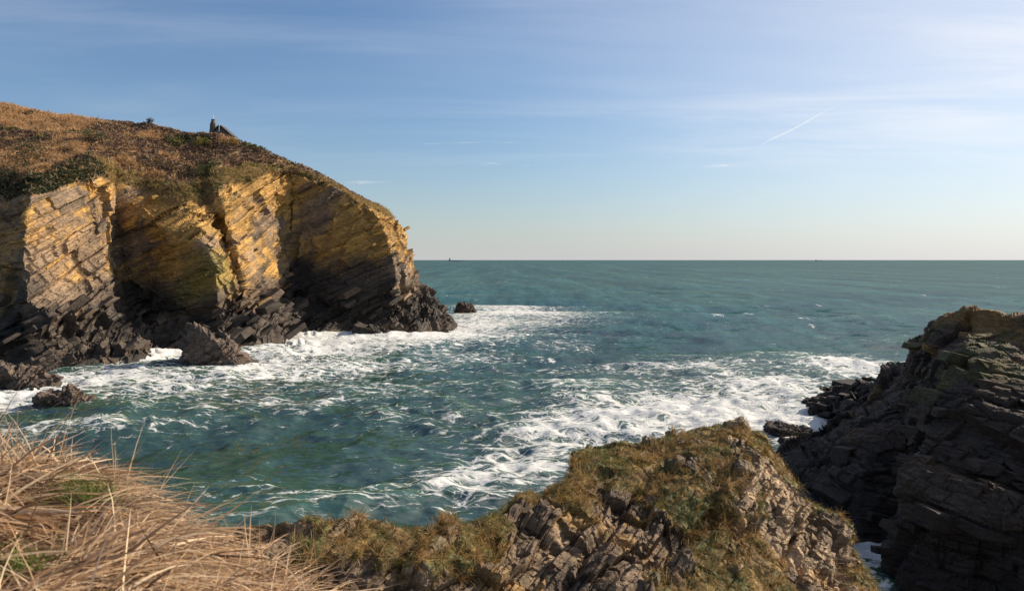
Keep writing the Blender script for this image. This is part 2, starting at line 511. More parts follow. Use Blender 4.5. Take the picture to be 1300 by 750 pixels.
# ---- the headland across the cove
HC = [  # waterline, toe, lower face, upper face, cliff top, hillside, skyline
    [(-190, 482), (-190, 425, 108), (-190, 350, 111), (-190, 300, 114), (-190, 262, 118), (-190, 190, 150), (-190, 100, 195)],
    [(-90, 478), (-90, 420, 116), (-90, 340, 124), (-90, 300, 126), (-90, 262, 128), (-90, 190, 150), (-90, 112, 190)],
    [(-5, 470), (0, 410, 118), (4, 330, 126), (6, 295, 128), (6, 258, 129), (-5, 200, 150), (-5, 128, 185)],
    [(42, 470), (34, 400, 113), (28, 330, 117), (30, 290, 119), (38, 250, 123), (38, 200, 150), (40, 137, 183)],
    [(120, 468), (92, 400, 119), (80, 330, 126), (82, 280, 129), (88, 232, 133), (80, 190, 152), (85, 146, 180)],
    [(180, 462), (150, 415, 127), (132, 330, 136), (127, 275, 139), (125, 222, 142), (120, 185, 155), (125, 150, 178)],
    [(205, 449), (172, 400, 143), (152, 325, 147), (146, 280, 149), (144, 232, 150.5), (150, 190, 156), (155, 153, 177)],
    [(228, 447), (215, 400, 141), (195, 330, 144), (186, 282, 145.5), (184, 243, 152.5), (185, 200, 158), (190, 158, 175)],
    [(290, 447), (277, 395, 134), (273, 338, 135.5), (262, 314, 137), (236, 262, 149), (235, 215, 160), (235, 167, 173)],
    [(322, 446), (305, 390, 143), (300, 348, 146), (288, 305, 149), (262, 250, 154), (262, 213, 161.5), (262, 167, 172)],
    [(333, 444), (312, 390, 142), (305, 340, 143), (290, 292, 146), (278, 240, 153.5), (280, 208, 163), (280, 169, 171.5)],
    [(356, 440), (354, 385, 155), (352, 325, 159), (350, 275, 162), (345, 216, 166), (345, 207, 168), (345, 194, 170)],
    [(378, 431), (372, 380, 165), (368, 320, 168), (368, 268, 170), (368, 220, 171), (366, 212, 170), (365, 203, 172)],
    [(450, 426), (440, 385, 162), (430, 335, 163.5), (425, 285, 166), (410, 229, 170), (408, 226, 172), (404, 222, 176)],
    [(535, 422), (508, 385, 162), (502, 332, 162), (489, 292, 164), (470, 262, 169), (466, 259, 173), (462, 256, 179)],
    [(576, 414), (532, 374, 187), (521, 329, 188), (514, 300, 188), (499, 277, 188), (490, 271, 190), (480, 265, 196)],
    [(558, 399), (508, 360, 220), (495, 330, 222), (485, 305, 224), (470, 290, 224), (460, 285, 226), (450, 280, 230)],
    [(470, 385), (420, 350, 285), (410, 330, 290), (400, 310, 292), (390, 300, 294), (380, 295, 296), (370, 285, 300)],
]


def net(cols, under=3.0, back=(55, -10), out=2.5):
    """control columns in pixels+distance -> world net with an underwater row and a back row"""
    G = []
    for c in cols:
        pts = [WS(*c[0])] + [W(*q) for q in c[1:]]
        foot = pts[0] + np.array([0, -out * .4, -under])
        b1 = pts[-1] + (pts[-1] * [1, 1, 0]) / np.linalg.norm(pts[-1][:2]) * back[0] + np.array([0, 0, back[1]])
        G.append([foot] + pts + [b1])
    return np.array(G)


def build_headland():
    C = net(HC)
    nu = [14, 24, 40, 40, 56, 64, 36, 46, 70, 40, 22, 60, 26, 74, 74, 60, 26, 18]
    nu = nu[:len(HC) - 1]
    us = seg_samples(nu); vs = seg_samples([5, 78, 74, 62, 62, 60, 46, 12])
    P = resample(C, us, vs)
    # soften the net a little so the buttresses do not read as folded card
    P = blur(blur(P, 3, 0), 3, 1)
    pr = np.clip(vs, 0, 8)[None, :] + np.zeros((len(us), 1))
    N = -normals(blur(blur(P, 6, 0), 6, 1))
    if N[200, 150, 1] > 0:
        N = -N
    big = fbm(P / 17, 3, 3)
    top_line = 5.0 + .10 * fbm(P / 6, 8, 3) + .10 * big
    veg = sstep(pr, top_line - .10, top_line + .04)
    D, Cs = rock_displace(P, N, FR_HEAD, [((5.2, 15.0, 11.0), 2.2, .5), ((2.0, 8.5, 6.0), .95, .42), ((.66, 4.2, 2.6), .36, .2), ((.26, .9, .9), .14, 0)], 11)
    D += .8 * big + .2 * fbm(P / 5, 4, 3)
    # the wave-cut toe is more broken
    toe = sstep(pr, 1.0, 1.4) * (1 - sstep(pr, 1.9, 2.6))
    D += toe * (.6 * fbm(P / 3.2, 9, 3) + 2.0 * Cs[1][0] + .8 * Cs[2][0])
    Dv = 1.1 * fbm(P / 7, 21, 3) + .55 * np.abs(fbm(P / 2.1, 22, 3)) + .18 * fbm(P / .7, 23, 2)
    hill_damp = np.where(pr > 6.0, .5, 1.0)
    Pd = P + N * (D * (1 - veg))[..., None]
    Pd[..., 2] += veg * Dv * hill_damp * sstep(pr, 4.9, 5.4)
    px, py = pix(P)
    # colours of the stone itself
    c = stone_colour(P, Cs, 60, (.085, .066, .050), (.29, .195, .115), FR_HEAD)
    z = Pd[..., 2]
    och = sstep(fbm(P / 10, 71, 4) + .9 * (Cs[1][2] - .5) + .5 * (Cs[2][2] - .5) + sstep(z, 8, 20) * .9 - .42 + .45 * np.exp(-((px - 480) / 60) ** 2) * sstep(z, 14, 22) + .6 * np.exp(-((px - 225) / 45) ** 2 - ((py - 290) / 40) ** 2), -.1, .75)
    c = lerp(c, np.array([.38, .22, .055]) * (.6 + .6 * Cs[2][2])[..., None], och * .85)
    olive = sstep(.5 * fbm(P / 7, 72, 3) + np.exp(-((px - 255) / 38) ** 2 - ((py - 350) / 45) ** 2) * 1.1, .55, 1.0)
    c = lerp(c, np.array([.17, .148, .04]), olive * .65)
    # black tidal band of lichen and weed, painted higher on shaded faces to deepen their shade
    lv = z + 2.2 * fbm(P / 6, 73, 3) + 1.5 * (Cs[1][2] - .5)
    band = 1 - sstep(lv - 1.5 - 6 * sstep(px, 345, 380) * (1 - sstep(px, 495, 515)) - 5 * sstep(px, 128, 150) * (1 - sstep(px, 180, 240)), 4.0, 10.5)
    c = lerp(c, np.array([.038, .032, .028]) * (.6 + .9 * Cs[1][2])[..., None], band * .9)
    # soil under the plants
    n1 = fbm(P / 6, 74, 4)
    soil = lerp(np.array([.13, .085, .055]), np.array([.28, .18, .085]), sstep(n1, -.4, .5))
    c = lerp(c, soil, veg)
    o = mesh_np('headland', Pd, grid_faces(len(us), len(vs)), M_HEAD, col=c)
    tag(o, 'tall ochre and dark rock headland with a brown grassy top', 'cliff', kind='structure')
    return o, Pd, N, pr, veg, c


headland, HP, HN, HPR, HVEG, HCOL = build_headland()

# ---- the dark cliff on the other side of the inlet
RC = [
    [(1080, 505), (1090, 498, 92), (1095, 492, 93), (1100, 486, 94), (1110, 480, 96)],
    [(1030, 515), (1032, 508, 85), (1036, 504, 86), (1042, 500, 87), (1050, 496, 88)],
    [(1010, 534), (1012, 527, 76), (1015, 522, 77), (1022, 514, 78), (1032, 507, 80)],
    [(1042, 550), (1046, 524, 71), (1052, 512, 73), (1060, 500, 74), (1070, 489, 76)],
    [(1075, 560), (1072, 540, 66), (1080, 520, 68), (1086, 500, 70), (1092, 484, 73)],
    [(975, 655), (992, 588, 53), (1040, 556, 57), (1095, 520, 63), (1116, 486, 68)],
    [(1030, 715), (1040, 600, 46.5), (1062, 545, 51), (1112, 505, 58), (1122, 468, 63)],
    [(1082, 722), (1095, 600, 43.5), (1106, 545, 48), (1136, 490, 55), (1150, 455, 60)],
    [(1146, 712), (1154, 610, 43), (1160, 560, 46), (1166, 480, 52), (1160, 432, 58)],
    [(1128, 792), (1158, 660, 35), (1172, 556, 38), (1184, 470, 43), (1194, 404, 49)],
    [(1200, 800), (1212, 660, 33.5), (1222, 556, 36.5), (1226, 460, 41), (1226, 390, 47)],
    [(1300, 805), (1300, 660, 32), (1300, 560, 35), (1300, 470, 39), (1300, 391, 45)],
    [(1450, 810), (1450, 660, 30), (1450, 560, 33), (1450, 470, 37), (1450, 375, 43)],
    [(1620, 810), (1620, 660, 28), (1620, 560, 31), (1620, 470, 35), (1620, 370, 41)],
]


def build_right():
    C = net(RC, under=3.0, back=(16, -3), out=1.0)
    us = seg_samples([14, 18, 24, 30, 30, 40, 40, 50, 60, 60, 80, 80, 30]); vs = seg_samples([5, 90, 84, 76, 64, 16])
    P = resample(C, us, vs)
    P = blur(blur(P, 3, 0), 3, 1)
    pr = vs[None, :] + np.zeros((len(us), 1))
    N = normals(blur(blur(P, 6, 0), 6, 1))
    if N[400, 150, 1] > 0:
        N = -N
    D, Cs = rock_displace(P, N, FR_RIGHT, [((2.4, 7.0, 5.5), 1.3, .3), ((1.0, 3.0, 2.4), .6, .2), ((.34, 1.2, 1.0), .22, .08), ((.14, .35, .35), .07, 0)], 211)
    D += .6 * fbm(P / 6, 203, 3) + .12 * fbm(P / 2, 204, 3)
    D = D * (1 - .6 * sstep(pr, 4.7, 5.1)) + .35 * fbm(P / 1.6, 205, 4) * sstep(pr, 4.4, 5.0)
    Pd = P + N * D[..., None]
    z = Pd[..., 2]
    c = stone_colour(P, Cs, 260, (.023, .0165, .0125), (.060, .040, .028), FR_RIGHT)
    up = sstep(z + 1.2 * fbm(P / 3, 262, 3), 6.8, 10.8)
    och = sstep(fbm(P / 2.5, 271, 4) + .6 * (Cs[1][2] - .5) + up * .75 - .6, .0, .6)
    c = lerp(c, np.array([.20, .11, .035]), och * .75)
    moss = sstep(fbm(P / 3.5, 272, 4) + up * .7 - .5, .1, .6)
    c = lerp(c, np.array([.07, .07, .022]), moss * .7)
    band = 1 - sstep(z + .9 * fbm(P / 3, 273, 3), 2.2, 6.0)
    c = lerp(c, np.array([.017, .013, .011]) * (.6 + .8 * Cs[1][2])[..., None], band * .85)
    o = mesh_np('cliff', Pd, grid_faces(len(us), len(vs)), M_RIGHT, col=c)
    tag(o, 'dark brown shaded cliff with flat beds beside the narrow inlet', 'cliff', kind='structure')
    return o, Pd, N, pr, c


right, RP, RN, RPR, RCOL = build_right()

# ---- the near ridge and knoll
KC = [  # skyline, shoulder, face, foot (below the picture)
    [(-120, 760, 14), (-120, 790, 13.6), (-120, 830, 13), (-120, 900, 12)],
    [(60, 715, 15.2), (60, 740, 14.6), (60, 770, 14), (60, 840, 12.6)],
    [(240, 672, 16.6), (240, 695, 16), (245, 730, 15), (250, 810, 13.4)],
    [(320, 662, 17), (320, 684, 16.2), (325, 722, 15.2), (330, 810, 13.6)],
    [(390, 655, 17.2), (398, 684, 16.2), (400, 722, 15.3), (400, 810, 13.8)],
    [(480, 664, 17.6), (480, 688, 16.7), (478, 722, 15.8), (470, 810, 14.3)],
    [(568, 672, 18.2), (560, 692, 17.3), (550, 724, 16.3), (545, 810, 14.8)],
    [(618, 654, 19.4), (612, 678, 18.2), (605, 712, 17), (600, 810, 15.2)],
    [(662, 626, 21), (655, 652, 19.2), (650, 700, 17.6), (645, 810, 15.6)],
    [(717, 617, 23), (704, 634, 20.4), (695, 690, 18.4), (690, 810, 16)],
    [(727, 577, 24.4), (728, 618, 21.4), (722, 685, 18.9), (716, 810, 16.4)],
    [(748, 573, 25), (750, 606, 22), (748, 680, 19.4), (745, 810, 16.7)],
    [(828, 575, 26), (826, 604, 22.9), (820, 684, 20.1), (815, 810, 17.1)],
    [(856, 560, 26.8), (855, 598, 23), (850, 688, 20.2), (846, 810, 17.4)],
    [(884, 552, 27.2), (884, 594, 22.9), (882, 690, 20.4), (880, 810, 17.6)],
    [(942, 550, 27.2), (944, 590, 23.4), (942, 684, 21), (940, 810, 18.2)],
    [(970, 558, 26.8), (976, 600, 23.8), (974, 684, 21.5), (970, 810, 18.6)],
    [(988, 590, 26.2), (998, 625, 24.3), (1004, 690, 22.2), (1004, 810, 19.0)],
    [(1020, 632, 25.8), (1034, 658, 24.4), (1056, 706, 22.8), (1066, 810, 19.8)],
    [(1066, 664, 25.6), (1080, 686, 24.6), (1098, 724, 23.4), (1116, 810, 21)],
    [(1086, 690, 25.6), (1104, 716, 24.8), (1126, 752, 23.8), (1154, 830, 22)],
    [(1088, 760, 25.8), (1107, 775, 25.1), (1131, 800, 24.2), (1162, 880, 22.5)],
    [(1060, 980, 26.2), (1080, 1000, 25.4), (1104, 1030, 24.6), (1140, 1120, 22.8)],
]


def build_knoll():
    G = []
    for c in KC:
        p = [W(q[0], q[1] - (8, 4, 0, 0)[n_] * (q[0] > 690) * (q[1] < 700), q[2]) for n_, q in enumerate(c)]
        b1 = p[0] + np.array([p[0][0] * .07, 1.6, -1.6])
        b2 = p[0] + np.array([p[0][0] * .10, 3.4, 0]); b2[2] = -2.5
        f1 = p[-1] + np.array([0, -2.0, -3.0]); f2 = p[-1] + np.array([0, -2.6, 0]); f2[2] = -2.5
        G.append([b2, b1] + p + [f1, f2])
    C = np.array(G)
    nu = [20, 44, 40, 36, 46, 46, 32, 32, 34, 16, 18, 48, 22, 24, 40, 26, 28, 34, 34, 22, 24, 20]
    us = seg_samples(nu); vs = seg_samples([16, 40, 92, 110, 110, 20, 8])
    P = resample(C, us, vs)
    P = blur(blur(P, 3, 0), 5, 1)
    pr = vs[None, :] + np.zeros((len(us), 1))
    N = normals(blur(blur(P, 7, 0), 7, 1))
    if N[350, 150, 2] < 0:
        N = -N
    px, py = pix(P)
    D, Cs = rock_displace(P, N, FR_KNOLL, [((1.5, 3.6, 2.6), 1.0, .2), ((.55, 1.6, 1.1), .42, .14), ((.2, .65, .5), .16, .06), ((.075, .24, .2), .05, 0)], 411, .28)
    D += .30 * fbm(P / 2.2, 403, 3) + .09 * fbm(P / .8, 404, 3) + .03 * fbm(P / .22, 405, 2)
    D -= .32 * (1 - sstep(px, 600, 720))
    turf = fbm(P / 1.7, 421, 4) + .55 * (N[..., 2] - .72) * 2 + .35 * (Cs[0][2] - .5) + .75 * (1 - sstep(pr, 1.9, 2.6)) + .25 * sstep(px, 700, 760) * (1 - sstep(pr, 2.6, 3.1))
    veg = sstep(turf, .34, .62)
    # stones poking out of the turf
    veg = veg * (1 - .8 * sstep(Cs[1][2], .78, .82) * sstep(pr, 1.6, 2.0))
    Dv = .10 * fbm(P / .9, 422, 3) + .06 * np.abs(fbm(P / .3, 423, 2))
    Pd = P + N * (D * (1 - .8 * veg) + Dv * veg)[..., None]
    c = stone_colour(P, Cs, 460, (.105, .073, .047), (.34, .24, .145), FR_KNOLL)
    c = c * (.7 + .55 * sstep(fbm(P / .5, 461, 3), -.5, .6))[..., None]
    och = sstep(fbm(P / 1.3, 471, 4) + .5 * (Cs[1][2] - .5) + .6 * np.exp(-((px - 970) / 26) ** 2 - ((py - 565) / 30) ** 2), .35, .8)
    c = lerp(c, np.array([.36, .21, .06]), och * .55)
    dk = sstep(fbm(P / 1.6, 472, 4), .1, .7)
    c = lerp(c, np.array([.06, .045, .032]), dk * .65)
    g = fbm(P / .8, 473, 4)
    tc_ = lerp(np.array([.13, .082, .032]), np.array([.085, .085, .026]), sstep(g, -.3, .4))
    tc_ = lerp(tc_, np.array([.27, .17, .05]), sstep(fbm(P / .5, 474, 3), .1, .7) * .7)
    c = lerp(c, tc_, veg)
    o = mesh_np('rock_ridge', Pd, grid_faces(len(us), len(vs)), M_KNOLL, col=c)
    tag(o, 'sunlit broken rock ridge and knoll with turf below the grassy bank', 'rock ridge', kind='structure')
    return o, Pd, N, pr, veg, c


ridge, KP, KN, KPR, KVEG, KCOL = build_knoll()

# ---- the grassy bank the photograph is taken from
BC = [  # far drop, edge, middle, near, behind
    [(-420, 560, 3.6), (-420, 640, 2.7), (-420, 760, 2.0), (-420, 1000, 1.3)],
    [(-160, 574, 3.4), (-160, 650, 2.6), (-160, 760, 2.0), (-160, 1000, 1.3)],
    [(0, 592, 3.2), (0, 660, 2.5), (0, 765, 2.0), (0, 1000, 1.3)],
    [(70, 602, 3.15), (60, 670, 2.5), (60, 765, 2.0), (60, 1000, 1.3)],
    [(122, 612, 3.1), (118, 670, 2.55), (115, 765, 2.05), (115, 1000, 1.3)],
    [(160, 652, 3.0), (155, 690, 2.6), (150, 768, 2.1), (150, 1000, 1.3)],
    [(196, 690, 2.9), (190, 710, 2.6), (185, 770, 2.2), (185, 1000, 1.35)],
    [(240, 716, 2.85), (235, 730, 2.6), (230, 780, 2.25), (230, 1000, 1.4)],
    [(310, 740, 2.8), (305, 750, 2.6), (300, 800, 2.3), (300, 1000, 1.45)],
    [(372, 772, 2.75), (370, 775, 2.55), (365, 830, 2.25), (360, 1050, 1.45)],
    [(430, 800, 2.7), (430, 840, 2.5), (425, 900, 2.2), (420, 1150, 1.4)],
    [(560, 950, 2.5), (555, 980, 2.3), (550, 1050, 2.0), (540, 1300, 1.3)],
]


def build_bank():
    G = []
    for c in BC:
        p = [W(*q) for q in c]
        e1 = p[0] + np.array([p[0][0] * .02, .35, -.35]); e2 = p[0] + np.array([p[0][0] * .1, 1.5, -4.5])
        nb = p[-1] + np.array([0, -1.8, -.3])
        G.append([e2, e1] + p + [nb])
    C = np.array(G)
    us = seg_samples([20, 20, 14, 12, 10, 10, 12, 14, 12, 12, 12]); vs = seg_samples([12, 10, 30, 30, 26, 8])
    P = blur(blur(resample(C, us, vs), 3, 0), 3, 1)
    pr = vs[None, :] + np.zeros((len(us), 1))
    N = normals(P)
    if N[60, 50, 2] < 0:
        N = -N
    P[..., 2] += .075 * fbm(P / .45, 501, 3) * sstep(pr, .8, 1.4)
    c = lerp(np.array([.10, .062, .035]), np.array([.22, .14, .07]), sstep(fbm(P / .12, 502, 3), -.5, .6))
    o = mesh_np('grass_bank', P, grid_faces(len(us), len(vs)), M_KNOLL, col=c, smooth=True)
    tag(o, 'grassy bank of dead straw in the foreground', 'bank', kind='structure')
    return o, P, N, pr


bank, BP, BN, BPR = build_bank()

# ------------------------------------------------------------------ rocks standing in the sea
ICO = None


def ico(sub):
    bpy.ops.mesh.primitive_ico_sphere_add(subdivisions=sub, radius=1)
    o = bpy.context.object
    me = o.data
    V = np.empty(len(me.vertices) * 3); me.vertices.foreach_get('co', V)
    Fc = np.empty(len(me.polygons) * 3, dtype=np.int32); me.polygons.foreach_get('vertices', Fc)
    bpy.data.objects.remove(o); bpy.data.meshes.remove(me)
    return V.reshape(-1, 3), Fc.reshape(-1, 3)


ICO6 = ico(6)
ICO2 = ico(2)


def hull(dirs, planes):
    n = np.array([p[0] for p in planes], float); n /= np.linalg.norm(n, axis=1)[:, None]
    d = np.array([p[1] for p in planes], float)
    q = dirs @ n.T
    r = np.where(q > 1e-3, d[None] / np.maximum(q, 1e-3), 1e9)
    return r.min(1)


def sea_rock(centre, planes, label, seed, amp=1.0, fr=FR_HEAD, base=(.045, .037, .031), warm=(.14, .10, .074), mat=None):
    V, Fc = ICO6
    r = hull(V, planes)
    P = V * r[:, None]
    N = V
    Wp = P + centre
    D, Cs = rock_displace(Wp, N, fr, [((1.1 * amp, 3.4 * amp, 2.0 * amp), 1.5 * amp, .25), ((.5 * amp, 1.6 * amp, 1.1 * amp), .7 * amp, .14), ((.2, .7, .5), .2, .05)], seed)
    D += .35 * amp * fbm(Wp / (2.2 * amp), seed + 7, 3)
    P = P + N * D[:, None]
    c = stone_colour(Wp, Cs, seed + 3, base, warm, fr)
    band = 1 - sstep(P[:, 2] + centre[2] + .5 * fbm(Wp / 1.5, seed + 5, 2), .4, 1.8)
    c = lerp(c, np.array([.04, .034, .03]), band * .7)
    o = mesh_np('sea_rock', P, Fc, mat or M_HEAD, col=c)
    o.location = centre
    tag(o, label, 'rock', 'rocks standing in the surf')
    return o


def rock_at(px, py, w_, d_, h_, lean, label, seed, peak=0.0, **kw):
    """rock with its waterline middle at a pixel of the sea surface; peak shifts the summit sideways"""
    c = WS(px, py) + np.array([0, d_ * .3, 0])
    hx, hy_ = w_ / 2, d_ / 2
    pl = [((1, 0, .35 + peak), hx * .93), ((-1, 0, .35 - peak), hx * .93), ((0, -1, .25), hy_ * .9), ((0, 1, .3), hy_ * .9), ((0, 0, -1), 2.0),
          ((lean, -.15, 1), h_ * .9), ((.6, -.6, .5 + peak * .5), hx * .92), ((-.6, -.6, .5 - peak * .5), hx * .95), ((.3, .5, .9), h_ * .92)]
    return sea_rock(c, pl, label, seed, **kw)


rock_at(263, 469, 9.4, 7.0, 4.7, .62, 'dark wedge rock with a vertical shaded side in front of the headland recess', 610, peak=.25)
rock_at(74, 522, 5.4, 4.2, 2.1, -.15, 'small rounded brown rock washed by white foam in the cove', 620, amp=.55)
rock_at(0, 503, 9.6, 6.0, 3.4, .4, 'low dark rock ledge in foam beside the small rounded rock', 630, amp=.75)
rock_at(590, 401, 6.4, 6.0, 3.6, .1, 'small dark rock standing alone beyond the headland point', 640, amp=.4)
rock_at(1006, 566, 4.4, 3.2, 1.6, .05, 'low flat dark rock between the turf knoll and the dark cliff', 650, amp=.24, fr=FR_RIGHT, mat=M_RIGHT)
rock_at(480, 430, 11.0, 6.0, 2.0, .25, 'low brown rock reef awash in front of the shaded headland face', 660, amp=.7)

# ------------------------------------------------------------------ loose blocks lying on the cliffs (pieces of the setting)
def block_meshes(mat, n=6):
    """bevelled, skewed slabs with chipped corners, about 1 x .7 x .4"""
    import bmesh
    out = []
    for k in range(n):
        r_ = random.Random(900 + k)
        bm = bmesh.new()
        bmesh.ops.create_cube(bm, size=1.0)
        for v in bm.verts:
            v.co.x += r_.uniform(-.16, .16) + .25 * v.co.z * r_.uniform(-1, 1); v.co.y += r_.uniform(-.14, .14); v.co.z += r_.uniform(-.12, .12)
            v.co.x *= 1.0; v.co.y *= .7; v.co.z *= .42
        bmesh.ops.bevel(bm, geom=list(bm.edges) + list(bm.verts), offset=.035, segments=1, affect='EDGES', clamp_overlap=True)
        for v in bm.verts:
            v.co.x += r_.uniform(-.02, .02); v.co.y += r_.uniform(-.02, .02); v.co.z += r_.uniform(-.015, .015)
        me = bpy.data.meshes.new('rock_block'); bm.to_mesh(me); bm.free()
        me.materials.append(mat)
        out.append(me)
    return out


def scatter_blocks(parent, P, N, mask, cols, meshes, fr, count, smin, smax, seed, sink=.12, longest=1.6):
    from mathutils import Matrix
    r_ = np.random.default_rng(seed)
    idx = np.argwhere(mask)
    idx = idx[r_.choice(len(idx), count, replace=False)]
    B = np.stack([fr[1], fr[2], fr[0]], 1)
    if np.linalg.det(B) < 0:
        B[:, 1] *= -1
    for i, j in idx:
        s = smin * (smax / smin) ** (r_.random() ** 1.6)
        p = P[i, j] - N[i, j] * s * sink
        o = bpy.data.objects.new('rock_block', meshes[r_.integers(len(meshes))])
        rot = Matrix(B.tolist()) @ Matrix.Rotation(r_.normal(0, .10), 3, 'X') @ Matrix.Rotation(r_.normal(0, .3), 3, 'Z') @ Matrix.Rotation(r_.normal(0, .08), 3, 'Y')
        o.matrix_world = Matrix.LocRotScale(p.tolist(), rot.to_quaternion(), (s * r_.uniform(.8, longest), s * r_.uniform(.7, 1.2), s * r_.uniform(.5, 1.1)))
        k = r_.uniform(.75, 1.15)
        c = cols[i, j] * k
        o.color = (float(c[0]), float(c[1]), float(c[2]), 1)
        link(o, parent)


def inframe(P, m=30):
    px, py = pix(P)
    return (px > -m) & (px < 1300 + m) & (py < 750 + m) & (py > 0)


bm_h = block_meshes(M_HEAD_B)
bm_k = block_meshes(M_KNOLL_B)
bm_r = block_meshes(M_RIGHT_B)
fr_ok = inframe(HP)
scatter_blocks(headland, HP, HN, fr_ok & (HPR > 1.15) & (HPR < 2.3) & (HP[..., 1] < 200), HCOL, bm_h, FR_HEAD, 120, 1.2, 3.8, 31, .2)
scatter_blocks(headland, HP, HN, fr_ok & (HPR > 2.3) & (HPR < 4.9) & (HVEG < .2) & (HP[..., 1] < 200), HCOL * .8, bm_h, FR_HEAD, 24, 1.2, 2.4, 32, .3, 1.0)
scatter_blocks(ridge, KP, KN, inframe(KP) & (KPR > 2.2) & (blur(blur(KVEG, 8, 0), 8, 1) < .12), KCOL, bm_k, FR_KNOLL, 170, .2, .5, 33, .2, 1.1)
scatter_blocks(right, RP, RN, inframe(RP) & (RPR > 1.3) & (RPR < 5.0), RCOL, bm_r, FR_RIGHT, 90, .8, 2.6, 34, .2)

# ------------------------------------------------------------------ plant cover
def clump_tris(P, size, ntri, col, seed, flat=.6, jitter=.35):
    """leafy clumps: ntri small triangles spread through an ellipsoid round every point"""
    r_ = np.random.default_rng(seed)
    n = len(P)
    S = np.repeat(size, ntri)[:, None]
    off = r_.normal(0, 1, (n * ntri, 3)); off /= np.linalg.norm(off, axis=1)[:, None]
    off *= (r_.random((n * ntri, 1)) ** .4) * S
    off[:, 2] = np.abs(off[:, 2]) * flat
    c = np.repeat(P, ntri, 0) + off
    a = r_.normal(0, 1, (n * ntri, 3)); b = r_.normal(0, 1, (n * ntri, 3))
    a /= np.linalg.norm(a, axis=1)[:, None]; b /= np.linalg.norm(b, axis=1)[:, None]
    k = S * r_.uniform(.25, .6, (n * ntri, 1))
    V = np.stack([c + a * k, c + b * k, c - (a + b) * k * .6], 1).reshape(-1, 3)
    cc = np.repeat(col, ntri, 0) * r_.uniform(1 - jitter, 1 + jitter, (n * ntri, 1))
    cc = np.repeat(cc, 3, 0)
    return V, np.arange(len(V)).reshape(-1, 3), cc


def blade_mesh(base, dirs, length, width, droop, col, seg, seed, tipcol=1.15, side=None):
    """curved ribbons: base point, start direction, bending downwards"""
    r_ = np.random.default_rng(seed)
    n = len(base)
    d = dirs / np.linalg.norm(dirs, axis=1)[:, None]
    p = base.copy()
    if side is None:
        sd = np.cross(d, r_.normal(0, 1, (n, 3)))
        sd /= np.linalg.norm(sd, axis=1)[:, None]
    else:
        sd = side
    rows = []
    for k in range(seg + 1):
        t = k / seg
        wd = (width * (1 - t ** 1.6) * .5 + width * .04)[:, None]
        rows.append(np.stack([p - sd * wd, p + sd * wd], 1))
        d = d + np.array([0, 0, -1]) * (droop / seg)[:, None] + r_.normal(0, .05, (n, 3))
        d /= np.linalg.norm(d, axis=1)[:, None]
        p = p + d * (length / seg)[:, None]
    V = np.stack(rows, 1)                      # n, seg+1, 2, 3
    cc = col[:, None, None, :] * np.linspace(.85, tipcol, seg + 1)[None, :, None, None] * np.ones((1, 1, 2, 1))
    b = (np.arange(n) * (seg + 1) * 2)[:, None] + (np.arange(seg) * 2)[None]
    b = b.ravel()
    Fc = np.stack([b, b + 1, b + 3, b + 2], -1)
    return V.reshape(-1, 3), Fc, cc.reshape(-1, 3)


def merge(parts):
    V, Fc, C = [], [], []
    o = 0
    for v, f, c in parts:
        V.append(v); Fc.append(f + o); C.append(c); o += len(v)
    return np.concatenate(V), np.concatenate(Fc), np.concatenate(C)


def grid_pick(P, mask, n, r_, weight=None):
    """random points spread evenly over a surface grid (area weighted)"""
    du = np.linalg.norm(np.gradient(P, axis=0), axis=-1); dv = np.linalg.norm(np.gradient(P, axis=1), axis=-1)
    a = (du * dv * mask)
    if weight is not None:
        a = a * weight
    a = a[:-1, :-1].ravel(); a = a / a.sum()
    k = r_.choice(len(a), n, p=a)
    i, j = np.unravel_index(k, (P.shape[0] - 1, P.shape[1] - 1))
    fu = r_.random(n)[:, None]; fv = r_.random(n)[:, None]
    p = (P[i, j] * (1 - fu) + P[i + 1, j] * fu) * (1 - fv) + (P[i, j + 1] * (1 - fu) + P[i + 1, j + 1] * fu) * fv
    return p, i, j


